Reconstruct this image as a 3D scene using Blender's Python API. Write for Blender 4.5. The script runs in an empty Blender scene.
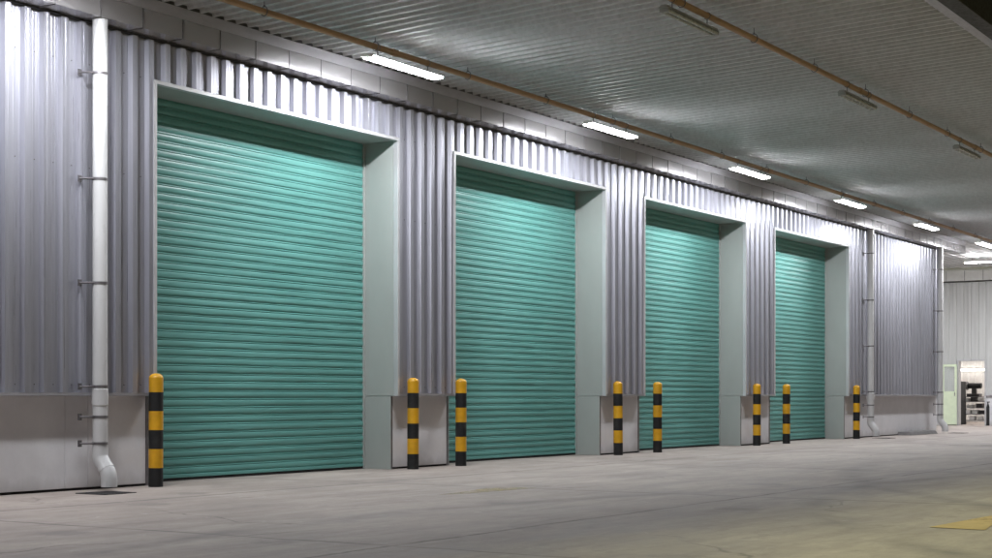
import bpy, math, random
from mathutils import Vector, Matrix
random.seed(7)
sc = bpy.context.scene
COL = sc.collection
PI = math.pi

# ------------------------------------------------------------------ helpers
class MB:
    """collects shapes, then links them as ONE mesh object"""
    def __init__(s): s.v=[]; s.f=[]; s.m=[]; s.sm=[]
    def add(s, verts, faces, mat=0, smooth=False):
        o=len(s.v); s.v+= [tuple(p) for p in verts]
        for f in faces: s.f.append(tuple(i+o for i in f)); s.m.append(mat); s.sm.append(smooth)
    def box(s, x0,x1,y0,y1,z0,z1, mat=0):
        v=[(x0,y0,z0),(x1,y0,z0),(x1,y1,z0),(x0,y1,z0),(x0,y0,z1),(x1,y0,z1),(x1,y1,z1),(x0,y1,z1)]
        s.add(v,[(0,3,2,1),(4,5,6,7),(0,1,5,4),(1,2,6,5),(2,3,7,6),(3,0,4,7)],mat)
    def tube(s, pts, r, n=16, mat=0, cap=True, radii=None):
        pts=[Vector(p) for p in pts]; rings=[]; up=None
        for i,p in enumerate(pts):
            a=pts[max(0,i-1)]; b=pts[min(len(pts)-1,i+1)]; t=(b-a).normalized()
            if up is None:
                up=Vector((0,0,1)) if abs(t.z)<.9 else Vector((1,0,0))
            u=(up-t*up.dot(t)).normalized(); w=t.cross(u); up=u
            rr=radii[i] if radii else r
            rings.append([p+u*rr*math.cos(2*PI*k/n)+w*rr*math.sin(2*PI*k/n) for k in range(n)])
        v=[q for R in rings for q in R]; f=[]
        for i in range(len(rings)-1):
            for k in range(n):
                a=i*n+k; b=i*n+(k+1)%n; f.append((a,b,b+n,a+n))
        s.add(v,f,mat,True)
        if cap:
            o=len(s.v)-len(v); L=(len(rings)-1)*n
            s.f.append(tuple(o+k for k in range(n))[::-1]); s.m.append(mat); s.sm.append(False)
            s.f.append(tuple(o+L+k for k in range(n))); s.m.append(mat); s.sm.append(False)
    def lathe(s, prof, cx=0, cy=0, n=28, mats=None):
        v=[]; rows=[]
        for r,z in prof:
            rows.append(len(v))
            for k in range(n): v.append((cx+r*math.cos(2*PI*k/n), cy+r*math.sin(2*PI*k/n), z))
        for i in range(len(prof)-1):
            f=[]
            for k in range(n):
                a=i*n+k; b=i*n+(k+1)%n; f.append((a,b,b+n,a+n))
            s._pend(v if i==0 else [], f, mats[i] if mats else 0)
    def lathe_y(s,x,y,z,r,h,n=8):
        v=[(x+r*math.cos(2*PI*k/n),y,z+r*math.sin(2*PI*k/n)) for k in range(n)]+[(x+r*.7*math.cos(2*PI*k/n),y-h,z+r*.7*math.sin(2*PI*k/n)) for k in range(n)]
        s.add(v,[(k,n+k,n+(k+1)%n,(k+1)%n) for k in range(n)]+[tuple(range(n,2*n))],1)
    def _pend(s, v, f, mat):
        if v: s._o=len(s.v); s.v+=v
        for q in f: s.f.append(tuple(i+s._o for i in q)); s.m.append(mat); s.sm.append(True)
    def build(s, name, mats, parent=None, bevel=0, angle=40):
        me=bpy.data.meshes.new(name); me.from_pydata(s.v,[],s.f)
        if not isinstance(mats,(list,tuple)): mats=[mats]
        for m in mats: me.materials.append(m)
        me.polygons.foreach_set('material_index', s.m); me.polygons.foreach_set('use_smooth', s.sm)
        me.validate(); me.update()
        if any(s.sm): me.set_sharp_from_angle(angle=math.radians(angle))
        o=bpy.data.objects.new(name, me); COL.objects.link(o)
        if parent: o.parent=parent
        if bevel:
            b=o.modifiers.new('bevel','BEVEL'); b.width=bevel; b.segments=2; b.limit_method='ANGLE'; b.angle_limit=math.radians(50)
        return o

def tag(o,label,cat,group=None):
    o['label']=label; o['category']=cat
    if group: o['group']=group
    return o
def thing(name,label,cat,loc=(0,0,0),group=None):
    o=bpy.data.objects.new(name,None); o.location=loc; o.empty_display_size=.2; COL.objects.link(o)
    return tag(o,label,cat,group)
def structure(o): o['kind']='structure'; return o
def copy_tree(o,parent=None):
    c=o.copy(); COL.objects.link(c)
    if parent: c.parent=parent
    for ch in list(o.children): copy_tree(ch,c)
    return c
def D(d): return d-12.55          # distance from the camera plane -> world y (wall plinth is y = 0)

# ------------------------------------------------------------------ materials
def newmat(name):
    m=bpy.data.materials.new(name); m.use_nodes=True
    nt=m.node_tree; return m,nt,nt.nodes['Principled BSDF']
def N(nt,t,**kw):
    n=nt.nodes.new(t)
    for k,v in kw.items(): setattr(n,k,v)
    return n
def mathn(nt,op,a,b=None,c=None,clamp=False):
    n=nt.nodes.new('ShaderNodeMath'); n.operation=op; n.use_clamp=clamp
    for i,x in enumerate((a,b,c)):
        if x is None: continue
        if isinstance(x,(int,float)): n.inputs[i].default_value=x
        else: nt.links.new(x,n.inputs[i])
    return n.outputs[0]
def pos(nt,scale=(1,1,1)):
    g=N(nt,'ShaderNodeNewGeometry'); mp=N(nt,'ShaderNodeMapping'); mp.inputs['Scale'].default_value=scale
    nt.links.new(g.outputs['Position'],mp.inputs['Vector']); return mp.outputs[0]
def noise(nt,vec,scale,detail=4,rough=.55,dist=0):
    n=N(nt,'ShaderNodeTexNoise'); n.inputs['Scale'].default_value=scale; n.inputs['Detail'].default_value=detail
    n.inputs['Roughness'].default_value=rough; n.inputs['Distortion'].default_value=dist
    nt.links.new(vec,n.inputs['Vector']); return n.outputs['Fac']
def ramp(nt,fac,stops):
    r=N(nt,'ShaderNodeValToRGB'); e=r.color_ramp.elements
    while len(e)<len(stops): e.new(.5)
    for el,(p,c) in zip(e,stops):
        el.position=p; el.color=(c,c,c,1) if isinstance(c,(int,float)) else (*c,1)
    nt.links.new(fac,r.inputs[0]); return r.outputs[0]
def mixc(nt,fac,a,b,mode='MIX'):
    n=N(nt,'ShaderNodeMix',data_type='RGBA',blend_type=mode)
    for sock,x in ((n.inputs[0],fac),(n.inputs[6],a),(n.inputs[7],b)):
        if isinstance(x,(int,float)): sock.default_value=x
        elif isinstance(x,tuple): sock.default_value=(*x,1)
        else: nt.links.new(x,sock)
    return n.outputs[2]
def bump(nt,b,h,strength=.2,dist=.01):
    n=N(nt,'ShaderNodeBump'); n.inputs['Strength'].default_value=strength; n.inputs['Distance'].default_value=dist
    nt.links.new(h,n.inputs['Height']); nt.links.new(n.outputs[0],b.inputs['Normal'])

def simple(name,col,rough=.5,metal=0,var=.12,scale=(3,3,3),nscale=2,rvar=.1,spec=.5,bmp=0):
    """one plain surface with some uneven tone and gloss"""
    m,nt,b=newmat(name); v=pos(nt,scale); f=noise(nt,v,nscale,6,.6)
    lo=tuple(c*(1-var) for c in col); hi=tuple(min(1,c*(1+var)) for c in col)
    nt.links.new(ramp(nt,f,[(.3,lo),(.7,hi)]),b.inputs['Base Color'])
    f2=noise(nt,v,nscale*3,4)
    nt.links.new(ramp(nt,f2,[(.3,max(.02,rough-rvar)),(.7,min(1,rough+rvar))]),b.inputs['Roughness'])
    b.inputs['Metallic'].default_value=metal; b.inputs['Specular IOR Level'].default_value=spec
    if bmp: bump(nt,b,f2,bmp,.004)
    return m
def emit(name,col,strength):
    m,nt,b=newmat(name); b.inputs['Base Color'].default_value=(.8,.8,.8,1)
    b.inputs['Emission Color'].default_value=(*col,1); b.inputs['Emission Strength'].default_value=strength
    return m

M={}
# ribbed silver sheet: vertical streaks, faint handling marks
def cladmat(name,col,metal=.55,rough=.36,spec=.5):
    m,nt,b=newmat(name)
    f1=noise(nt,pos(nt,(9,9,.25)),1.6,5,.6); f2=noise(nt,pos(nt,(.9,.9,.35)),1.3,4); f3=noise(nt,pos(nt,(40,40,.6)),1,3)
    c=ramp(nt,f1,[(.25,tuple(x*.84 for x in col)),(.75,tuple(min(1,x*1.1) for x in col))])
    c=mixc(nt,.5,c,ramp(nt,f2,[(.3,(.80,.77,.76)),(.7,(1,1,1))]),'MULTIPLY')
    nt.links.new(c,b.inputs['Base Color'])
    nt.links.new(ramp(nt,f3,[(.3,rough-.07),(.7,rough+.09)]),b.inputs['Roughness'])
    b.inputs['Metallic'].default_value=metal; b.inputs['Specular IOR Level'].default_value=spec
    bump(nt,b,noise(nt,pos(nt,(3,3,.5)),2,3),.06,.006)
    return m
M['clad']=cladmat('silver_sheet',(.475,.48,.55),.60,.34)
M['clad_far']=cladmat('pale_sheet',(.64,.65,.645),.05,.5)
M['roof']=cladmat('roof_sheet',(.62,.625,.635),.20,.42,.5)
M['gutter']=simple('gutter_metal',(.50,.485,.50),.24,.65,.05,(.5,2,2),1,.03)
M['flash']=simple('flashing_metal',(.42,.41,.44),.42,.35,.1,(1,3,3),3)
M['trim']=simple('trim_metal',(.58,.58,.60),.40,.3,.08,(3,3,1),2)
M['kerb']=simple('kerb_concrete',(.14,.135,.135),.8,0,.2)
M['dark']=simple('dark_metal',(.035,.034,.036),.55,0,.2)
M['dullsteel']=simple('dull_steel',(.20,.19,.20),.45,.6,.2,(6,6,6),2)
M['jamb']=simple('jamb_paint',(.365,.385,.372),.5,0,.05,(1,1,.5),2,.06)
M['pvc']=simple('white_plastic',(.60,.60,.61),.32,0,.05,(4,4,1),2,.06)
def postpaint(name,col,rough):
    m,nt,b=newmat(name); oi=N(nt,'ShaderNodeObjectInfo'); v0=pos(nt,(1,1,1))
    va=N(nt,'ShaderNodeVectorMath',operation='ADD'); nt.links.new(v0,va.inputs[0]); nt.links.new(oi.outputs['Random'],va.inputs[1]); v=va.outputs[0]
    c=ramp(nt,noise(nt,v,5,5,.6),[(.3,tuple(x*.78 for x in col)),(.7,tuple(min(1,x*1.08) for x in col))])
    chip=ramp(nt,noise(nt,v,26,6,.75),[(.70,0),(.74,.7)])
    scuff=mathn(nt,'MULTIPLY',ramp(nt,noise(nt,v,3.5,7,.7),[(.52,0),(.75,1)]),.10)
    c=mixc(nt,scuff,c,(.25,.23,.2)); c=mixc(nt,chip,c,(.20,.18,.16))
    nt.links.new(c,b.inputs['Base Color']); b.inputs['Roughness'].default_value=rough
    return m
M['yellow']=postpaint('yellow_paint',(.72,.37,.012),.45)
M['black']=postpaint('black_paint',(.007,.007,.008),.7)
M['rubber']=simple('rubber',(.012,.012,.012),.8,0,.2)
M['pipe']=simple('primer_pipe',(.42,.26,.14),.5,0,.2,(.7,6,6),3)
M['fascia']=simple('edge_gutter_paint',(.035,.033,.026),.6,0,.15)
M['white']=simple('white_enamel',(.72,.72,.70),.4,0,.06)
M['oldtube']=simple('unlit_tube',(.42,.43,.41),.25,0,.05)
M['oldlamp']=simple('unlit_lamp_enamel',(.36,.37,.36),.5,0,.1)
M['room']=simple('room_paint',(.76,.745,.73),.6,0,.05)
M['green']=simple('pale_green_paint',(.76,.86,.64),.45,0,.06)
M['tube']=emit('lit_tube',(.95,.97,1.0),195)
M['tube_wall']=emit('lit_wall_tube',(1,.97,.92),9)
M['tube_room']=emit('lit_room_tube',(1,.96,.91),430)

# shutter paint
m,nt,b=newmat('teal_paint')
f=noise(nt,pos(nt,(.5,.5,2.2)),1.5,5,.6); f2=noise(nt,pos(nt,(1.2,1,10.01)),1.0,2)
c=ramp(nt,f,[(.25,(.125,.340,.312)),(.75,(.160,.412,.380))])
c=mixc(nt,.35,c,ramp(nt,f2,[(.3,(.80,.82,.82)),(.7,(1,1,1))]),'MULTIPLY')
nt.links.new(c,b.inputs['Base Color'])
nt.links.new(ramp(nt,f2,[(.3,.40),(.7,.52)]),b.inputs['Roughness'])
bump(nt,b,noise(nt,pos(nt,(1.6,1,6)),2,3),.3,.01)
M['teal']=m

# plinth: painted concrete, splashes near the ground
m,nt,b=newmat('plinth_paint')
v=pos(nt); f=noise(nt,v,1.7,6,.65); g=N(nt,'ShaderNodeNewGeometry'); sx=N(nt,'ShaderNodeSeparateXYZ'); nt.links.new(g.outputs['Position'],sx.inputs[0])
c=ramp(nt,f,[(.3,(.66,.65,.675)),(.7,(.77,.765,.79))])
edge=mathn(nt,'ADD',mathn(nt,'MULTIPLY',noise(nt,pos(nt,(3,3,1)),2,5),.22),-.02)
dirt=mathn(nt,'MULTIPLY',mathn(nt,'SUBTRACT',1,mathn(nt,'DIVIDE',sx.outputs[2],mathn(nt,'MULTIPLY',edge,1.8)),clamp=True),.45)
c=mixc(nt,dirt,c,(.30,.28,.26)); nt.links.new(c,b.inputs['Base Color']); b.inputs['Roughness'].default_value=.7
bump(nt,b,noise(nt,v,24,5),.12,.004)
M['plinth']=m

# concrete yard with saw-cut joints, stains and tyre marks
m,nt,b=newmat('concrete')
g=N(nt,'ShaderNodeNewGeometry'); sx=N(nt,'ShaderNodeSeparateXYZ'); nt.links.new(g.outputs['Position'],sx.inputs[0]); X,Y=sx.outputs[0],sx.outputs[1]
v=pos(nt)
big=noise(nt,v,.35,5,.6,.3); mid=noise(nt,pos(nt,(.55,1.5,1)),1.3,7,.65,.4); fine=noise(nt,v,9,8,.75); grit=noise(nt,v,70,3,.7)
c=ramp(nt,mid,[(.22,(.255,.215,.195)),(.5,(.39,.338,.308)),(.8,(.51,.45,.415))])
c=mixc(nt,.6,c,ramp(nt,big,[(.30,(.64,.62,.61)),(.62,(1.05,1.04,1.03))]),'MULTIPLY')
c=mixc(nt,.55,c,ramp(nt,fine,[(.25,(.72,.72,.72)),(.7,(1.08,1.08,1.08))]),'MULTIPLY')
c=mixc(nt,.3,c,ramp(nt,grit,[(.3,(.7,.7,.7)),(.7,(1.15,1.15,1.15))]),'MULTIPLY')
st=noise(nt,pos(nt,(.35,2.6,1)),1.6,6,.7,.6)
c=mixc(nt,.55,c,ramp(nt,st,[(.30,(.70,.68,.67)),(.60,(1.05,1.05,1.05))]),'MULTIPLY')
wob=mathn(nt,'MULTIPLY',mathn(nt,'SUBTRACT',noise(nt,v,.9,5,.7),.5),.16)
def joint(coord,x0,pitch,w):
    t=mathn(nt,'DIVIDE',mathn(nt,'SUBTRACT',mathn(nt,'ADD',coord,wob),x0),pitch)
    t=mathn(nt,'ABSOLUTE',mathn(nt,'SUBTRACT',mathn(nt,'FRACT',mathn(nt,'ADD',t,.5)),.5))
    t=mathn(nt,'MULTIPLY',t,pitch)
    return mathn(nt,'SUBTRACT',1,mathn(nt,'DIVIDE',t,w),clamp=True)
jn=mathn(nt,'MAXIMUM',joint(X,8.35,6.0,.036),joint(Y,D(10.83),4.70,.040))
brk=ramp(nt,noise(nt,v,1.1,4,.7),[(.36,.35),(.55,1)])
jm=mathn(nt,'MULTIPLY',mathn(nt,'MULTIPLY',jn,brk),.8)
# wide dirt that settles along the joints
jd=mathn(nt,'MULTIPLY',mathn(nt,'MAXIMUM',joint(X,8.35,6.0,.45),joint(Y,D(10.83),4.70,.40)),mathn(nt,'MULTIPLY',ramp(nt,noise(nt,v,.8,5),[(.4,0),(.7,1)]),.35))
c=mixc(nt,jd,c,(.17,.155,.15)); c=mixc(nt,jm,c,(.05,.045,.042))
# small sharp-edged stains and scuffs
sp=noise(nt,pos(nt,(.8,1.3,1)),2.6,11,.72,.5)
c=mixc(nt,mathn(nt,'MULTIPLY',ramp(nt,sp,[(.57,0),(.63,1)]),.30),c,(.17,.15,.14))
sp2=noise(nt,pos(nt,(1.1,.8,1)),3.3,11,.74,.3)
c=mixc(nt,mathn(nt,'MULTIPLY',ramp(nt,sp2,[(.60,0),(.66,1)]),.30),c,(.62,.57,.54))
# tyre arcs of turning trucks
def arc(cx,cy,r,w,amt):
    dx=mathn(nt,'SUBTRACT',X,cx); dy=mathn(nt,'SUBTRACT',Y,cy)
    rr=mathn(nt,'SQRT',mathn(nt,'ADD',mathn(nt,'MULTIPLY',dx,dx),mathn(nt,'MULTIPLY',dy,dy)))
    t=mathn(nt,'ABSOLUTE',mathn(nt,'SUBTRACT',mathn(nt,'ADD',rr,mathn(nt,'MULTIPLY',wob,1.5)),r))
    k=mathn(nt,'SUBTRACT',1,mathn(nt,'DIVIDE',t,w),clamp=True)
    return mathn(nt,'MULTIPLY',mathn(nt,'MULTIPLY',k,ramp(nt,noise(nt,v,.7,5,.65),[(.38,0),(.62,1)])),amt)
for a in [(17,-17,10.2,.24,.7),(17,-17,8.2,.24,.7),(30,-20,13.4,.3,.7),(10,-16,11.3,.24,.6),(24,-19,14.1,.28,.6),(22,-15,6.2,.24,.6)]:
    c=mixc(nt,arc(*a),c,(.12,.11,.105))
cr=N(nt,'ShaderNodeTexVoronoi',feature='DISTANCE_TO_EDGE'); cr.inputs['Scale'].default_value=.16
wv=N(nt,'ShaderNodeVectorMath',operation='ADD'); nz=N(nt,'ShaderNodeTexNoise'); nz.inputs['Scale'].default_value=.9; nz.inputs['Detail'].default_value=7; nt.links.new(v,nz.inputs['Vector'])
nt.links.new(v,wv.inputs[0]); nt.links.new(nz.outputs['Color'],wv.inputs[1]); nt.links.new(wv.outputs[0],cr.inputs['Vector'])
ck=mathn(nt,'MULTIPLY',ramp(nt,cr.outputs['Distance'],[(.0,1),(.0028,0)]),ramp(nt,noise(nt,v,.4,3),[(.48,0),(.58,.6)]))
c=mixc(nt,ck,c,(.07,.065,.06))
# oil spots
ow=N(nt,'ShaderNodeTexVoronoi'); ow.inputs['Scale'].default_value=.55; nt.links.new(v,ow.inputs['Vector'])
ok=mathn(nt,'MULTIPLY',ramp(nt,mathn(nt,'ADD',ow.outputs['Distance'],mathn(nt,'MULTIPLY',mathn(nt,'SUBTRACT',fine,.5),.22)),[(.06,1),(.15,0)]),.45)
c=mixc(nt,ok,c,(.13,.12,.115))
nt.links.new(c,b.inputs['Base Color'])
nt.links.new(ramp(nt,mid,[(.3,.62),(.7,.82)]),b.inputs['Roughness'])
h=mathn(nt,'ADD',mathn(nt,'MULTIPLY',fine,.5),mathn(nt,'MULTIPLY',jn,-1.2)); bump(nt,b,h,.35,.006)
M['ground']=m

# worn yellow road paint: bare patches are holes in the sheet
def wornpaint(name,lo,hi,col):
    m,nt,b=newmat(name); v=pos(nt)
    f=noise(nt,v,7,9,.75); a=ramp(nt,mathn(nt,'ADD',mathn(nt,'MULTIPLY',f,.7),mathn(nt,'MULTIPLY',noise(nt,v,1.6,3),.3)),[(lo,0),(hi,1)])
    nt.links.new(ramp(nt,noise(nt,v,3,6,.7),[(.3,tuple(x*.72 for x in col)),(.7,col)]),b.inputs['Base Color'])
    nt.links.new(a,b.inputs['Alpha']); b.inputs['Roughness'].default_value=.7
    return m
M['mark']=wornpaint('yellow_road_paint',.30,.46,(.52,.37,.15))
M['mark_faded']=wornpaint('faded_road_paint',.38,.66,(.52,.43,.22))

# glass of the door leaf
m,nt,b=newmat('pane_glass'); b.inputs['Base Color'].default_value=(.9,.95,.92,1); b.inputs['Roughness'].default_value=.05
b.inputs['Alpha'].default_value=.22
M['glass']=m

# ------------------------------------------------------------------ ground
g=MB(); g.add([(-300,-300,0),(400,-300,0),(400,300,0),(-300,300,0)],[(0,1,2,3)])
structure(g.build('ground',M['ground']))

def poly_sheet(pts,z): 
    mb=MB(); mb.add([(x,y,z) for x,y in pts],[tuple(range(len(pts)))]); return mb
o=poly_sheet([(11.71,D(3.55)),(11.675,D(3.117)),(12.3,D(3.215)),(14.6,D(3.19)),(14.6,D(3.42)),(13.1,D(3.45))],.004).build('painted_marking',M['mark'])
tag(o,'bold yellow painted marking on the concrete at the right edge of the photo','road marking')
def gz(x,y):
    u=x-496; t=1/(y-396.); return ((.8438*1550+.5367*u)*t, D((.5367*1550-.8438*u)*t))
o=poly_sheet([gz(*p) for p in [(437,495.2),(470,493.8),(500,491.3),(537,488.2),(512,487.6),(484,488.6),(470,491.2)]],.004).build('painted_marking',M['mark_faded'])
tag(o,'faint worn yellow marking on the concrete before the second shutter','road marking')

# ------------------------------------------------------------------ ribbed sheet generator
PITCH=.248; PHASE=10.405
SCREWS=(1.12,3.42,4.52)
# (offset along wall, height out of the wall)
RIB=[(0,0),(.020,.052),(.050,.052),(.054,.050),(.059,.050),(.063,.052),(.096,.052),(.116,0),(.160,0),(.165,.002),(.170,.002),(.175,0),(.204,0),(.209,.002),(.214,.002),(.219,0)]
def rib_profile(x0,x1,phase=PHASE,pitch=PITCH,prof=RIB):
    k0=int((x0-phase)//pitch)-1; pts=[]
    k=k0
    while phase+k*pitch<x1+pitch:
        for a,h in prof: pts.append((phase+k*pitch+a,h))
        k+=1
    def hat(x):
        for (a,h),(b,j) in zip(pts,pts[1:]):
            if a<=x<=b: return h+(j-h)*(x-a)/max(1e-9,b-a)
        return 0
    out=[(x0,hat(x0))]+[p for p in pts if x0+1e-4<p[0]<x1-1e-4]+[(x1,hat(x1))]
    return out
def clad(x0,x1,z0,z1,y=-.06):
    """sheet facing -y, with real thickness"""
    p=rib_profile(x0,x1); mb=MB(); n=len(p); t=.006
    v=[(x,y-h,z0) for x,h in p]+[(x,y-h,z1) for x,h in p]+[(x,y-h+t,z0) for x,h in p]+[(x,y-h+t,z1) for x,h in p]
    f=[]
    for i in range(n-1):
        f+=[(i,i+1,n+i+1,n+i),(2*n+i+1,2*n+i,3*n+i,3*n+i+1),(2*n+i,2*n+i+1,i+1,i),(n+i,n+i+1,3*n+i+1,3*n+i)]
    f+=[(0,n,3*n,2*n),(n-1,3*n-1,4*n-1,2*n-1)]
    mb.add(v,f)
    for z in SCREWS:
        if not z0+.02<z<z1-.02: continue
        k=int((x0-PHASE)//PITCH)-1
        while PHASE+k*PITCH<x1:
            x=PHASE+k*PITCH+.185; k+=1
            if x0+.03<x<x1-.03: mb.lathe_y(x,y+.001,z,.008,.007)
    return mb

# ------------------------------------------------------------------ the warehouse
XL,XR=1.0,42.1
OPEN=[(12.515,17.045),(18.46,22.97),(24.44,28.85),(30.39,34.83)]
TOP=4.468; YF=-.128; YD=.45
WH=thing('warehouse','long silver ribbed warehouse with four teal roller shutters and pale plinth','warehouse',(20,0,0))
off=Vector((-20,0,0))
def part(mb,name,mat,parent=None,bevel=0):
    p=parent or WH
    o=mb.build(name,mat,p,bevel)
    if p is WH: o.location=off
    return o
piers=[(XL,OPEN[0][0])]+[(OPEN[i][1],OPEN[i+1][0]) for i in range(3)]+[(OPEN[3][1],XR)]
for i,(a,b) in enumerate(piers):
    a2=a+.045 if i>0 else a; b2=b-.045 if i<4 else b
    part(clad(a2,b2,1.036,4.95),'wall_cladding',[M['clad'],M['dullsteel']])
    mb=MB(); mb.box(a2-.02*(i>0),b2+.02*(i<4),-.124,-.002,1.002,1.034); part(mb,'base_flashing',M['flash'])
    # concrete core + painted plinth (seams in the long runs)
    mb=MB(); mb.box(a+.016,b-.016,.02,.62,1.0,5.3); part(mb,'wall_core',M['plinth'])
    e0=a+.05 if i>0 else a; e1=b-.05 if i<4 else b
    xs=[e0,e1]
    if i==0: xs=[e0,4.2,7.75,11.30,11.62,e1]
    if i==4: xs=[e0,36.25,e1]
    for p,q in zip(xs,xs[1:]):
        mb=MB(); mb.box(p+.002,q-.002,0,.6,.028,1.0); part(mb,'plinth',M['plinth'],None,.004)
    if i>0:
        mb=MB(); mb.box(a+.013,a+.049,-.004,.05,0.004,1.0); part(mb,'corner_guard',M['dullsteel'])
    if i<4:
        mb=MB(); mb.box(b-.049,b-.013,-.004,.05,0.004,1.0); part(mb,'corner_guard',M['dullsteel'])
    mb=MB(); mb.box(a+.02,b-.02,.012,.05,0.002,.0275); part(mb,'ground_joint',M['rubber'])
for (a,b) in OPEN:
    part(clad(a-.044,b+.044,TOP+.05,4.95),'wall_cladding',[M['clad'],M['dullsteel']])
    mb=MB(); mb.box(a+.017,b-.017,.02,.62,TOP+.03,5.3); part(mb,'lintel_core',M['plinth'])
    # U-shaped surround: trim strip of bent sheet, mitred at the top corners
    mb=MB(); w=.045
    F=[(a-w,1.0),(a-w,TOP+w),(b+w,TOP+w),(b+w,1.0)]; G=[(a,1.0),(a,TOP),(b,TOP),(b,1.0)]
    v=[(x,YF,z) for x,z in F]+[(x,YF,z) for x,z in G]+[(x,-.055,z) for x,z in F]+[(x,-.055,z) for x,z in G]
    f=[]
    for k in range(3): f+=[(k,4+k,5+k,k+1),(8+k,k,k+1,9+k),(4+k,12+k,13+k,5+k),(12+k,8+k,9+k,13+k)]
    f+=[(0,8,12,4),(3,7,15,11)]
    mb.add(v,f); part(mb,'door_surround',M['trim'],None,.003)
    for sx,x0,x1 in ((-1,a-.012,a),(1,b,b+.012)):
        mb=MB(); mb.box(x0,x1,-.054,YD+.12,1.003,TOP-.001); part(mb,'jamb_panel',M['jamb'])
        mb=MB(); mb.box(x0,x1,-.006,YD+.12,.003,.997); part(mb,'jamb_panel',M['jamb'])
    mb=MB(); mb.box(a+.001,b-.001,-.054,YD+.12,TOP,TOP+.012); part(mb,'soffit_panel',M['jamb'])
    # roller shutter: one curtain of interlocking curved slats
    P=.1003; xa,xb=a+.035,b-.035; nx=14; n=int(4.62/P)
    prof=[(0,.006),(.03,.006),(.055,-.002),(.085,-.0055),(.28,-.0095),(.46,-.0105),(.62,-.0095),(.71,-.0065),(.73,.003),(.765,.0035),(.785,-.003),(.83,-.0065),(.885,-.0055),(.91,.001),(.94,.006)]
    rows=[]
    for k in range(n):
        tilt=random.gauss(0,.05); sh=random.gauss(0,.0012)
        wav=[random.gauss(0,.0011) for _ in range(nx+1)]
        for q,(t,dy) in enumerate(prof):
            z=.075+(k+t)*P
            if z>TOP+.1: break
            rows.append([(xa+(xb-xa)*i/nx, YD+dy+sh+(wav[i] if 2<q<8 else 0)+tilt*(t-.5)*.03, z) for i in range(nx+1)])
    mb=MB(); v=[p for r in rows for p in r]; W=nx+1
    mb.add(v,[(r*W+i,r*W+i+1,(r+1)*W+i+1,(r+1)*W+i) for r in range(len(rows)-1) for i in range(nx)],0,True)
    sh_=part(mb,'roller_shutter',M['teal'])
    mb=MB(); mb.box(xa,xb,YD-.016,YD+.02,.034,.0745); o=mb.build('bottom_rail',M['teal'],sh_,.004)
    mb=MB(); mb.box(xa,xb,YD-.010,YD+.014,.003,.0335); mb.build('rubber_seal',M['rubber'],sh_)
    for x0,x1 in ((a+.001,a+.033),(b-.033,b-.001)):
        mb=MB(); mb.box(x0,x1,YD-.026,YD+.06,.003,TOP-.002); mb.build('guide_rail',M['jamb'] if x0>a+1 else M['dullsteel'],sh_,.003)
    mb=MB(); mb.box(a,b,YD+.125,YD+.135,.003,TOP+.1); part(mb,'backing_panel',M['dark'])
# dark strip standing in for the shadow gap where sheet meets gutter
mb=MB(); mb.box(XL,XR,-.111,-.05,4.956,4.970); part(mb,'eaves_shadow_strip',M['dark'])
mb=MB(); mb.box(XL,XL+.3,.63,16,0,5.6); part(mb,'side_wall',M['plinth'])
mb=MB(); mb.box(XR-.3,XR,.63,16,0,5.6); part(mb,'side_wall',M['plinth'])
mb=MB(); mb.box(XL,XR,16,16.3,0,5.6); part(mb,'back_wall',M['plinth'])
mb=MB(); mb.box(XL-.1,XR+.1,.1,16.4,5.62,5.75); part(mb,'roof',M['roof'])

# ------------------------------------------------------------------ gutter along the wall head
CX0,CX1=1.0,43.65
GT=thing('box_gutter','long metal box gutter with regular straps along the top of the warehouse wall','gutter',(20,-.2,5))
goff=Vector((-20,.2,-5))
mb=MB()
prof=[(-.058,4.974),(-.350,4.974),(-.350,5.19),(-.335,5.19),(-.335,5.02),(-.058,5.02)]
n=len(prof); v=[(CX0,y,z) for y,z in prof]+[(CX1,y,z) for y,z in prof]
mb.add(v,[(i,(i+1)%n,n+(i+1)%n,n+i) for i in range(n)]+[tuple(range(n))[::-1],tuple(range(n,2*n))])
o=mb.build('trough',M['gutter'],GT); o.location=goff
# two sheet flashings above
mb=MB(); v=[];prof=[(-.352,5.192),(-.352,5.318),(-.348,5.318),(-.348,5.192)]
v=[(CX0,y,z) for y,z in prof]+[(CX1,y,z) for y,z in prof]
mb.add(v,[(i,(i+1)%4,4+(i+1)%4,4+i) for i in range(4)]+[(3,2,1,0),(4,5,6,7)])
o=mb.build('eaves_flashing',M['flash'],GT); o.location=goff
mb=MB(); mb.box(-.011,.011,-.357,-.3505,4.976,5.189); mb.box(-.008,.008,-.35,-.06,4.9685,4.9735)
st=mb.build('strap',M['dullsteel'],GT)
x=1.72; first=True
while x<CX1:
    o=st if first else st.copy()
    if not first: COL.objects.link(o); o.parent=GT
    o.location=goff+Vector((x,0,0)); first=False; x+=.6095
# ------------------------------------------------------------------ canopy
CX1=52.6
def cz(y): return 5.318+.035*(-.35-y)
YE=D(5.41)
CN=thing('canopy','wide grey corrugated metal canopy roof over the loading apron','canopy',(20,-3.5,5.4)); coff=Vector((-20,3.5,-5.4))
mb=MB(); pr=[]
k=0
x=CX0
CR=[(0,.038),(.152,.038),(.162,0),(.188,0)]
x=CX0
while x<CX1+.1:
    for a,h in CR: pr.append((x+a,h))
    x+=.2
ys=[-.351]+[-.351+(YE+.351)*i/6 for i in range(1,7)]
v=[(x,y,cz(y)+h) for y in ys for x,h in pr]; n=len(pr)
mb.add(v,[(j*n+i,(j+1)*n+i,(j+1)*n+i+1,j*n+i+1) for j in range(6) for i in range(n-1)])
o=mb.build('roof_sheet',M['roof'],CN); o.location=coff
md=o.modifiers.new('gauge','SOLIDIFY'); md.thickness=.004; md.offset=1
zE=cz(YE)
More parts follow.
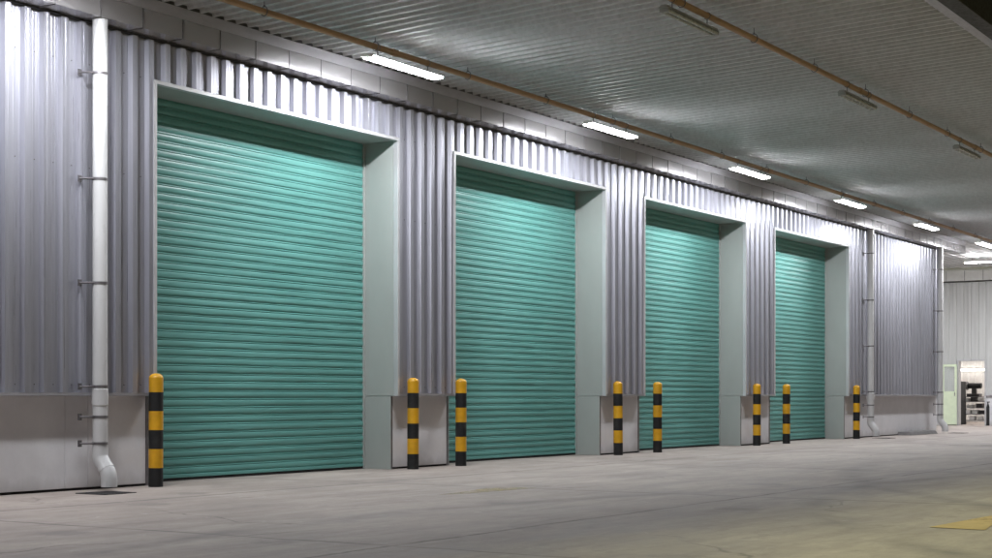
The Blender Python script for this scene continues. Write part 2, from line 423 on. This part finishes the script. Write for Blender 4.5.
mb=MB(); mb.box(CX0,CX1+.5,D(5.285),YE+.002,zE-.004,zE+.0); mb.box(CX0,CX1+.5,YE-.004,YE,zE,zE+.06)
mb=MB(); prof=[(D(5.285),zE-.006),(YE+.004,zE-.006),(YE+.004,zE-.001),(D(5.285),zE-.001)]
v=[(CX0,y,z) for y,z in prof]+[(CX1+.4,y,z) for y,z in prof]
mb.add(v,[((i+1)%4,i,4+i,4+(i+1)%4) for i in range(4)]+[(0,1,2,3),(7,6,5,4)])
o=mb.build('edge_trim',M['flash'],CN); o.location=coff
mb=MB(); mb.box(CX0,CX1+.4,D(5.07),D(5.283),zE-.012,zE+.30); o=mb.build('edge_gutter',M['fascia'],CN,.006); o.location=coff
# roof deck laid over the sheet, keeps the light out
mb=MB(); v=[(x,y,cz(y)+.045) for y in (-.06,YE) for x in (CX0,CX1)]+[(x,y,cz(y)+.09) for y in (-.06,YE) for x in (CX0,CX1)]
mb.add(v,[(0,1,3,2),(4,6,7,5),(0,4,5,1),(2,3,7,6),(0,2,6,4),(1,5,7,3)])
o=mb.build('roof_deck',M['dullsteel'],CN); o.location=coff

# ------------------------------------------------------------------ pipes under the canopy
def pear_hanger(z_pipe,z_top,rod):
    """split ring, two lugs and a rod"""
    mb=MB(); r=.047
    pts=[(0,r*math.sin(t)*.98,r*math.cos(t)+(.012 if math.cos(t)>0 else 0)) for t in [2*PI*i/18 for i in range(19)]]
    mb.tube(pts,.006,6,0,False)
    mb.tube([(0,0,r+.005),(0,0,rod)],.005,6)
    mb.tube([(0,0,r+.004),(0,0,r+.026)],.011,8)
    return mb
def ceiling_pipe(y,z,x0,x1,hx,label):
    t=thing('ceiling_pipe',label,'pipe',(20,y,z),'pipes hung under the canopy')
    mb=MB(); xs=[x0]
    mb.tube([(x0-20,0,0),(x1-20,0,0)],.037,18); mb.build('pipe',M['pipe'],t)
    hb=pear_hanger(z,cz(y),cz(y)+.012-z).build('pipe_hanger',M['dullsteel'],t)
    for i,x in enumerate(hx):
        o=hb if i==0 else hb.copy()
        if i: COL.objects.link(o); o.parent=t
        o.location=(x-20,0,0)
    cb=MB(); cb.tube([(-.06,0,0),(.06,0,0)],.044,18); c0=cb.build('pipe_coupling',M['pipe'],t)
    for i,x in enumerate([x0+2.3+6*k for k in range(int((x1-x0-3)/6)+1)]):
        o=c0 if i==0 else c0.copy()
        if i: COL.objects.link(o); o.parent=t
        o.location=(x-20,0,0)
P1Y,P1Z=D(11.35),5.245
P2Y,P2Z=D(7.5),5.362
ceiling_pipe(P1Y,P1Z,1.2,52.3,[2.9+2.035*k for k in range(24)],'rust brown pipe above the lit tube lamps, nearer the wall')
ceiling_pipe(P2Y,P2Z,1.2,52.3,[3.45+2.03*k for k in range(24)],'rust brown pipe with unlit lamps, out toward the canopy edge')

# ------------------------------------------------------------------ lamps
def make_lamp(lit,length=1.5):
    t=bpy.data.objects.new('tube_lamp',None); COL.objects.link(t)
    L=length/2
    mb=MB(); hw=.099 if lit else .064; v=[(-L,-.03,.035),(-L,-hw,0),(-L,hw,0),(-L,.03,.035)]; v+= [(-p[0],p[1],p[2]) for p in v]
    mb.add(v,[(0,1,5,4),(1,2,6,5),(2,3,7,6),(3,0,4,7),(3,2,1,0),(4,5,6,7)]); mb.build('housing',M['white'] if lit else M['oldlamp'],t,.003)
    if lit:
        mb=MB(); nn=13; ar=[(.098*math.cos(PI+PI*i/(nn-1)),.020*math.sin(PI+PI*i/(nn-1))-.002) for i in range(nn)]
        x0,x1=-L+.012,L-.012; v=[(x0,y,z) for y,z in ar]+[(x1,y,z) for y,z in ar]
        mb.add(v,[(i,nn+i,nn+i+1,i+1) for i in range(nn-1)]+[tuple(range(nn)),tuple(range(nn,2*nn))[::-1],(0,nn-1,2*nn-1,nn)],0,True); mb.build('diffuser',M['tube'],t)
    for s in (-1,1):
        if not lit:
            mb=MB(); mb.tube([(-L+.03,s*.036,-.026),(L-.03,s*.036,-.026)],.02,12); mb.build('tube',M['oldtube'],t)
        mb=MB(); ew=.006 if lit else .014; ec=s*(L-ew if lit else L-.028); mb.box(ec-ew,ec+ew,-.096 if lit else -.056,.096 if lit else .056,-.022 if lit else -.045,-.001); mb.build('end_socket',M['white'] if lit else M['oldlamp'],t,.003)
        mb=MB(); mb.box(s*(L-.22)-.012,s*(L-.22)+.012,-.012,.012,.0345,.135); mb.tube([(s*(L-.22)-.012,0,.145),(s*(L-.22)+.012,0,.145)],.037,14)
        mb=MB(); mb.tube([(s*(L-.22),.039*math.sin(q),.145+.039*math.cos(q)) for q in [2*PI*i/16 for i in range(17)]],.006,6,0,False)
        mb.tube([(s*(L-.22),0,.034),(s*(L-.22),0,.109)],.007,8); mb.build('hanger',M['dullsteel'],t)
    return t
LX=[4.85,10.35,15.69,21.12,26.52,31.88,37.22,42.6,48.0]
lamp_lab={2:'lit twin tube lamp above the first and widest shutter, nearest of the lit row',3:'lit twin tube lamp above the second shutter, second of the lit row',
4:'lit twin tube lamp above the third shutter, third of the lit row',5:'lit twin tube lamp above the fourth shutter, fourth of the lit row',6:'lit twin tube lamp past the last shutter, above the ribbed wall between the far downpipes',
7:'lit twin tube lamp at the warehouse corner, above the farthest downpipe',8:'lit twin tube lamp past the warehouse corner toward the far building',1:'lit twin tube lamp before the first shutter, above the nearest downpipe',0:'lit twin tube lamp at the near end of the row, left of the nearest downpipe'}
lp=make_lamp(True); LZ=P1Z-.145
for i,x in enumerate(LX):
    o=lp if i==0 else copy_tree(lp)
    o.location=(x,P1Y,LZ); tag(o,lamp_lab[i],'lamp','lit tube lamps under the canopy')
un=make_lamp(False,1.35)
UX=[15.85,21.4,26.95]
for i,(x,l) in enumerate(zip(UX,['unlit twin tube lamp on the outer pipe at the top edge of the photo','unlit twin tube lamp on the outer pipe, second of the unlit ones','unlit twin tube lamp on the outer pipe, farthest, at the right edge of the photo'])):
    o=un if i==0 else copy_tree(un)
    o.location=(x,P2Y,P2Z-.145); tag(o,l,'lamp','unlit tube lamps on the outer pipe')

# ------------------------------------------------------------------ bollards
bt=bpy.data.objects.new('bollard',None); COL.objects.link(bt)
H=1.25; bh=H/6; r=.079; mb=MB()
pf=[(r,0)]; mats=[]
for k in range(6):
    pf.append((r,(k+1)*bh - (.05 if k==5 else 0))); mats.append(k%2)
mb.lathe(pf,0,0,28,[0 if m==0 else 1 for m in mats]); mb.build('post',[M['black'],M['yellow']],bt)
mb=MB(); q=[(r+.0005,H-.05)]+[(r*math.cos(t)*.98,H-.05+.05*math.sin(t)) for t in [PI/2*i/7 for i in range(1,7)]]+[(.001,H)]
mb.lathe(q,0,0,28); mb.build('cap',M['yellow'],bt,angle=80)
BL=[(12.40,'nearest striped bollard, at the left edge of the first shutter'),(17.27,'striped bollard at the right edge of the first shutter, before the first pier'),
(18.45,'striped bollard at the left edge of the second shutter'),(23.24,'striped bollard before the pier, right of the second shutter'),
(24.72,'striped bollard at the left edge of the third shutter'),(29.18,'striped bollard before the pier, right of the third shutter'),
(30.75,'striped bollard at the left edge of the fourth, farthest shutter'),(35.08,'farthest striped bollard, between the fourth shutter and the downpipe')]
for i,(x,l) in enumerate(BL):
    o=bt if i==0 else copy_tree(bt)
    o.location=(x,D(12.33),0); o.rotation_euler=(random.gauss(0,.004),random.gauss(0,.004),random.uniform(0,6)); tag(o,l,'bollard','striped bollards before the shutters')

# ------------------------------------------------------------------ downpipes
def make_downpipe():
    t=bpy.data.objects.new('downpipe',None); COL.objects.link(t); R=.079
    mb=MB(); mb.tube([(0,0,.40),(0,0,4.972)],R,24); mb.build('pipe',M['pvc'],t)
    for z0,z1 in ((.90,1.075),):
        mb=MB(); mb.lathe([(R,z0-.001),(R+.007,z0+.004),(R+.007,z1-.004),(R,z1+.001)],0,0,24); mb.build('coupling',M['pvc'],t)
    # offset bend and shoe
    mb=MB(); pts=[(0,0,.46),(0,0,.375),(0,-.012,.335),(0,-.04,.295),(0,-.105,.215),(0,-.128,.175),(0,-.135,.13),(0,-.135,.045)]
    mb.tube(pts,R+.006,24,0,False); 
    mb.tube(pts[::-1],R-.004,24,0,False); mb.build('elbow',M['pvc'],t,angle=60)
    mb=MB(); d=Vector((0,-.065,-.08)).normalized(); c=Vector((0,-.093,.228))
    mb.tube([c-d*.012,c+d*.012],R+.011,24); mb.build('elbow_collar',M['pvc'],t)
    bm=MB(); ring=[((R+.004)*math.sin(q),(R+.004)*math.cos(q),0) for q in [2*PI*i/24 for i in range(25)]]
    v=[]; n=25
    for s in (-.014,.014): v+=[(x,y,s) for x,y,_ in ring]
    bm.add(v,[(i,i+1,n+i+1,n+i) for i in range(n-1)],0,True)
    bm.tube([(-R*.95,.012,0),(-.13,.03,0),(-.165,.125,0)],.011,8)
    bm.box(-.19,-.14,.121,.130,-.035,.035)
    b0=bm.build('bracket',M['dullsteel'],t)
    for i,z in enumerate((4.40,3.285,2.19,1.10,.78,.50)):
        o=b0 if i==0 else b0.copy()
        if i: COL.objects.link(o); o.parent=t
        o.location=(0,0,z)
        if z<1:   # longer arm to the plinth
            o.scale=(1,1,1)
    return t
dp=make_downpipe()
for i,(x,l) in enumerate([(11.56,'thick white downpipe with offset foot, nearest, left of the first shutter'),(36.0,'white downpipe right of the fourth shutter, beside the farthest bollard'),(41.62,'white downpipe at the far corner of the warehouse')]):
    o=dp if i==0 else copy_tree(dp); o.location=(x,D(12.305),0); tag(o,l,'downpipe','white downpipes on the warehouse wall')

# ------------------------------------------------------------------ drains, kerb
def make_drain():
    t=bpy.data.objects.new('drain_grate',None); COL.objects.link(t)
    mb=MB(); a,w=.215,.025
    F=[(-a,-a),(a,-a),(a,a),(-a,a)]; G=[(-a+w,-a+w),(a-w,-a+w),(a-w,a-w),(-a+w,a-w)]
    v=[(x,y,.008) for x,y in F]+[(x,y,.008) for x,y in G]+[(x,y,.001) for x,y in F]+[(x,y,.001) for x,y in G]
    f=[]
    for k in range(4):
        j=(k+1)%4; f+=[(k,j,4+j,4+k),(8+k,8+j,j,k),(4+k,4+j,12+j,12+k)]
    mb.add(v,f); mb.build('frame',M['dark'],t)
    mb=MB(); mb.add([(x,y,.002) for x,y in G],[(0,1,2,3)]); mb.build('pit',M['rubber'],t)
    for k in range(9):
        mb=MB(); x=-a+w+.03+k*.040; mb.box(x-.008,x+.008,-a+w,a-w,.0025,.007)
        if k==0: b0=mb.build('bar',M['dark'],t); x0=x
        else:
            o=b0.copy(); COL.objects.link(o); o.parent=t; o.location=(x-x0,0,0)
    return t
dg=make_drain()
for i,(x,y,l) in enumerate([(11.29,D(11.93),'square black drain grate below the nearest downpipe'),(35.9,D(11.95),'square black drain grate below the downpipe right of the fourth shutter'),(41.9,D(11.9),'square black drain grate below the corner downpipe')]):
    o=dg if i==0 else copy_tree(dg); o.location=(x,y,0); tag(o,l,'drain','drain grates below the downpipes')
mb=MB(); v=[(38.75,-.36,0),(41.05,-.36,0),(41.05,-.004,0),(38.75,-.004,0),(38.80,-.31,.085),(41.0,-.31,.085),(41.0,-.004,.09),(38.80,-.004,.09)]
mb.add(v,[(0,3,2,1),(4,5,6,7),(0,1,5,4),(1,2,6,5),(2,3,7,6),(3,0,4,7)])
tag(mb.build('kerb_block',M['kerb'],None,.01),'low grey concrete kerb at the plinth foot between the two far downpipes','kerb')

# ------------------------------------------------------------------ far building across the end of the yard
FX=53.0
FB=thing('far_building','pale ribbed building closing the far end with an open lit doorway','building',(FX,1.5,0)); foff=Vector((-FX,-1.5,0))
def fpart(mb,name,mat,bevel=0,parent=None):
    o=mb.build(name,mat,parent or FB,bevel)
    o.location=foff if parent is None else (0,0,0); return o
DY0,DY1=D(14.15),D(15.03); DH=2.19     # door opening
def fclad(y0,y1,z0,z1):
    p=rib_profile(-y1,-y0,.07); mb=MB(); n=len(p)
    v=[(FX-h,-a,z0) for a,h in p]+[(FX-h,-a,z1) for a,h in p]
    mb.add(v,[(i,i+1,n+i+1,n+i) for i in range(n-1)]); return mb
for y0,y1,z0,z1 in ((-9,DY0-.05,1.03,4.86),(DY0-.05,DY1+.05,DH+.05,4.86),(DY1+.05,12,1.03,4.86)):
    o=fpart(fclad(y0,y1,z0,z1),'wall_cladding',M['clad_far'])
for y0,y1 in ((-9,DY0-.05),(DY1+.05,12)):
    mb=MB(); mb.box(FX+.02,FX+.25,y0,y1,0,1.02); fpart(mb,'plinth',M['plinth'])
    mb=MB(); mb.box(FX-.055,FX+.02,y0,y1,1.0,1.028); fpart(mb,'base_flashing',M['flash'])
    mb=MB(); mb.box(FX+.06,FX+.25,y0,y1,1.022,5.4); fpart(mb,'wall_core',M['room'])
mb=MB(); mb.box(FX+.06,FX+.25,DY0-.05,DY1+.05,DH+.052,5.4); fpart(mb,'wall_core',M['room'])
mb=MB()
F=[(DY0-.05,0),(DY0-.05,DH+.05),(DY1+.05,DH+.05),(DY1+.05,0)]; G=[(DY0,0),(DY0,DH),(DY1,DH),(DY1,0)]
v=[(FX-.06,y,z) for y,z in F]+[(FX-.06,y,z) for y,z in G]+[(FX+.25,y,z) for y,z in F]+[(FX+.25,y,z) for y,z in G]
f=[]
for k in range(3): f+=[(k,k+1,5+k,4+k),(8+k,9+k,k+1,k),(4+k,5+k,13+k,12+k)]
mb.add(v,f); fpart(mb,'door_frame',M['trim'])
mb=MB(); mb.box(FX-.12,FX-.05,D(12.0),12,4.868,4.895); fpart(mb,'eaves_shadow_strip',M['dark'])  # dark strip painted in for the shade line under the far gutter
mb=MB(); mb.box(FX-.27,FX-.05,-9,12,4.902,5.24); fpart(mb,'box_gutter',M['white'])
sm=MB(); sm.box(FX-.276,FX-.271,-.008,.008,4.904,5.238); s0=fpart(sm,'strap',M['dullsteel'])
for k in range(1,12):
    o=s0.copy(); COL.objects.link(o); o.parent=FB; o.location=foff+Vector((0,.35+.62*(k-4),0))
# interior room
RX=60.0; RY0,RY1=-3.0,7.0; RZ=3.4
mb=MB(); v=[(FX+.26,RY0,0.006),(RX,RY0,0.006),(RX,RY1,0.006),(FX+.26,RY1,0.006)]; v+=[(x,y,RZ) for x,y,_ in v]
mb.add(v,[(1,2,6,5),(2,3,7,6),(0,1,5,4),(4,5,6,7)]); fpart(mb,'inner_room',M['room'])
mb=MB(); mb.box(FX-.05,RX+.3,-9,12.2,5.45,5.6); fpart(mb,'roof',M['roof'])
# door leaf swung open to the left, flat against the wall
leaf=MB(); ly0,ly1=D(15.06),D(15.56); lx0,lx1=FX-.16,FX-.115
def lf(a,b,z0,z1): leaf.box(lx0,lx1,a,b,z0,z1)
leaf=MB()
F=[(ly0,.03),(ly1,.03),(ly1,2.08),(ly0,2.08)]; G=[(ly0+.07,1.16),(ly1-.07,1.16),(ly1-.07,2.0),(ly0+.07,2.0)]
v=[(lx0,y,z) for y,z in F]+[(lx0,y,z) for y,z in G]+[(lx1,y,z) for y,z in F]+[(lx1,y,z) for y,z in G]
f=[]
for k in range(4):
    j=(k+1)%4; f+=[(k,4+k,4+j,j),(8+k,8+j,12+j,12+k),(k,j,8+j,8+k),(4+k,12+k,12+j,4+j)]
leaf.add(v,f); dl=fpart(leaf,'door',M['green'])
mb=MB(); mb.box(lx0+.015,lx1-.015,ly0+.07,ly1-.07,1.16,2.0); fpart(mb,'door_pane',M['glass'],0,dl)
mb=MB(); mb.tube([(lx0-.03,ly0+.06,1.0),(lx0-.03,ly0+.06,1.14)],.010,8); mb.tube([(lx0-.03,ly0+.06,1.07),(lx0+.002,ly0+.06,1.07)],.012,8); fpart(mb,'handle',M['dullsteel'],0,dl)
# passage roof between the two buildings
mb=MB(); pr=[]; x=XR+.12
y=-.346; pts=[]
while y<15.8:
    for a,h in ((0,0),(.16,0),(.18,.035),(.23,.035)): pts.append((y+a,h))
    y+=.25
n=len(pts); v=[(X_,a,5.335+h) for X_ in (XR+.1,FX-.28) for a,h in pts]
mb.add(v,[(i,i+1,n+i+1,n+i) for i in range(n-1)])
o=mb.build('passage_roof',M['roof']); md=o.modifiers.new('gauge','SOLIDIFY'); md.thickness=.02; md.offset=1
tag(o,'ribbed roof sheet over the passage between warehouse and far building','roof')
# its lamp runs along the far wall, then two added unseen ones
fl=copy_tree(lp); fl.location=(49.0,D(12.95),5.19); fl.rotation_euler=(0,0,PI/2); tag(fl,'lit twin tube lamp along the far building, turned across the others','lamp')
for dd,lb in ((7.6,'added unseen tube lamp brightening the far building, beyond the right edge of view'),(18.3,'added unseen tube lamp brightening the far building, in the passage behind the warehouse')):
    o=copy_tree(fl); o.location=(49.0,D(dd),5.19); tag(o,lb,'lamp')  # out-of-view fill lamps, added to brighten the far wall
# lamp in the room behind the open door
def room_lamp():
    t=thing('tube_lamp','warm lit tube lamp on the ceiling of the room inside the far doorway','lamp',(56.2,1.9,3.36))
    mb=MB(); mb.box(-.9,.9,-.09,.09,-.03,.03); mb.build('housing',M['white'],t)
    for s in (-1,1):
        mb=MB(); mb.tube([(-.85,s*.05,-.05),(.85,s*.05,-.05)],.018,10); mb.build('tube',M['tube_room'],t)
room_lamp()
wl=thing('wall_lamp','lit white strip lamp high on the back wall inside the far doorway','lamp',(59.88,3.2,2.0))
mb=MB(); mb.box(.035,.095,-1.4,1.4,-.05,.05); mb.build('housing',M['white'],wl)
mb=MB(); mb.tube([(0,-1.36,0),(0,1.36,0)],.034,10); mb.build('tube',M['tube_wall'],wl)
p=rib_profile(-6.9,2.9,.03); mb=MB(); n=len(p)
v=[(RX-.012-h*.6,-a,.01) for a,h in p]+[(RX-.012-h*.6,-a,RZ-.01) for a,h in p]
mb.add(v,[(i,i+1,n+i+1,n+i) for i in range(n-1)]); fpart(mb,'inner_cladding',M['room'])
# things seen in the doorway
ck=thing('cabinet','tall black cabinet inside the far doorway, at its left side','cabinet',(54.3,2.87,.006))
mb=MB(); mb.box(-.35,.35,-.17,.25,0,1.5); mb.build('carcass',M['black'],ck,.01)
mb=MB(); mb.box(-.358,-.351,-.15,.23,.08,1.46); mb.build('door_panel',M['dark'],ck,.003)
rk=thing('rack','metal shelf rack stacked with boxes inside the far doorway','rack',(55.2,2.56,.006))
for sx in (-.25,.25):
    for sy in (-.45,.38):
        mb=MB(); mb.box(sx-.02,sx+.02,sy-.02,sy+.02,0,.96); mb.build('upright',M['dark'],rk)
for z in (.12,.34,.56,.78,.95):
    mb=MB(); mb.box(-.26,.26,-.46,.39,z,z+.025); mb.build('shelf',M['dullsteel'],rk)
mc=thing('machine','dark grinding machine with motor standing on the rack in the far doorway','machine',(55.2,2.56,.982))
mb=MB(); mb.box(-.2,.2,-.22,.22,0,.1); mb.box(-.07,.07,-.08,.08,.0995,.3); mb.build('base',M['dark'],mc,.01)
mb=MB(); mb.tube([(0,-.25,.38),(0,.22,.38)],.1,14); mb.build('motor',M['black'],mc)
mb=MB(); mb.tube([(0,.221,.38),(0,.27,.38)],.15,16); mb.build('wheel',M['dullsteel'],mc)
k=0
for z,ys in ((.146,(-.25,.05)),(.366,(-.3,-.05,.2)),(.586,(-.2,.12)),(.806,(-.28,.0,.25))):
    for yy in ys:
        mb=MB(); w=random.uniform(.09,.11); hh=random.uniform(.1,.155)
        mb.box(-.16,.16,-w,w,0,hh); mb.box(-.165,.165,-w-.004,w+.004,hh+.0005,hh+.015)
        bx=MB(); bx.box(-.16,.16,-w,w,0,hh)
        o=bx.build('box',[M['white'],M['room'],M['dark']][k%3],None,.006); o.location=(55.2,2.56+yy,z+.006)
        tag(o,'small box on a shelf of the rack inside the far doorway','box','boxes on the rack'); k+=1
ext=thing('fire_extinguisher','dark upright cylinder against the plinth right of the far doorway','extinguisher',(FX-.12,D(14.02),0))
mb=MB(); mb.lathe([(.001,.002),(.05,.002),(.05,.62),(.03,.70),(.018,.74),(.018,.78),(.001,.78)],0,0,16); mb.build('cylinder',M['black'],ext)
mb=MB(); mb.box(-.02,.02,-.06,.03,.7805,.81); mb.build('handle',M['dark'],ext)

# ------------------------------------------------------------------ camera
cam=bpy.data.cameras.new('camera'); co=bpy.data.objects.new('camera',cam); COL.objects.link(co)
co.location=(0,-12.55,1.0); co.rotation_euler=(PI/2,0,-math.atan2(.8438,.5367))
cam.sensor_width=36; cam.lens=36*1550/992; cam.shift_y=117/992; cam.clip_end=1500; cam.clip_start=.05
sc.camera=co

# ------------------------------------------------------------------ light: night, yard light from high above, lit tubes
w=bpy.data.worlds.new('World'); sc.world=w; w.use_nodes=True; nt=w.node_tree
sky=nt.nodes.new('ShaderNodeTexSky'); sky.sky_type='NISHITA'; sky.sun_disc=False
EL,RO=math.radians(85),math.radians(0)
sky.sun_elevation=EL; sky.sun_rotation=RO
bg=nt.nodes['Background']; bg.inputs['Strength'].default_value=.0015; nt.links.new(sky.outputs[0],bg.inputs[0])
sl=bpy.data.lights.new('sun','SUN'); so=bpy.data.objects.new('sun',sl); COL.objects.link(so)
sl.energy=2.0; sl.color=(.98,1,.58); sl.angle=math.radians(24)
d=Vector((math.sin(RO)*math.cos(EL),math.cos(RO)*math.cos(EL),math.sin(EL)))   # towards the sun
so.rotation_euler=(-d).to_track_quat('-Z','Y').to_euler(); so.location=(10,-20,30)

sc.view_settings.view_transform='Standard'; sc.view_settings.look='None'; sc.view_settings.gamma=1
sc.view_settings.exposure=0; sc.view_settings.use_curve_mapping=False
sc.render.engine='CYCLES'
sc.cycles.use_denoising=True
try: sc.cycles.denoiser='OPENIMAGEDENOISE'
except Exception: pass
sc.cycles.max_bounces=8; sc.cycles.diffuse_bounces=5; sc.cycles.glossy_bounces=4
sc.cycles.sample_clamp_indirect=8; sc.cycles.caustics_reflective=False; sc.cycles.caustics_refractive=False
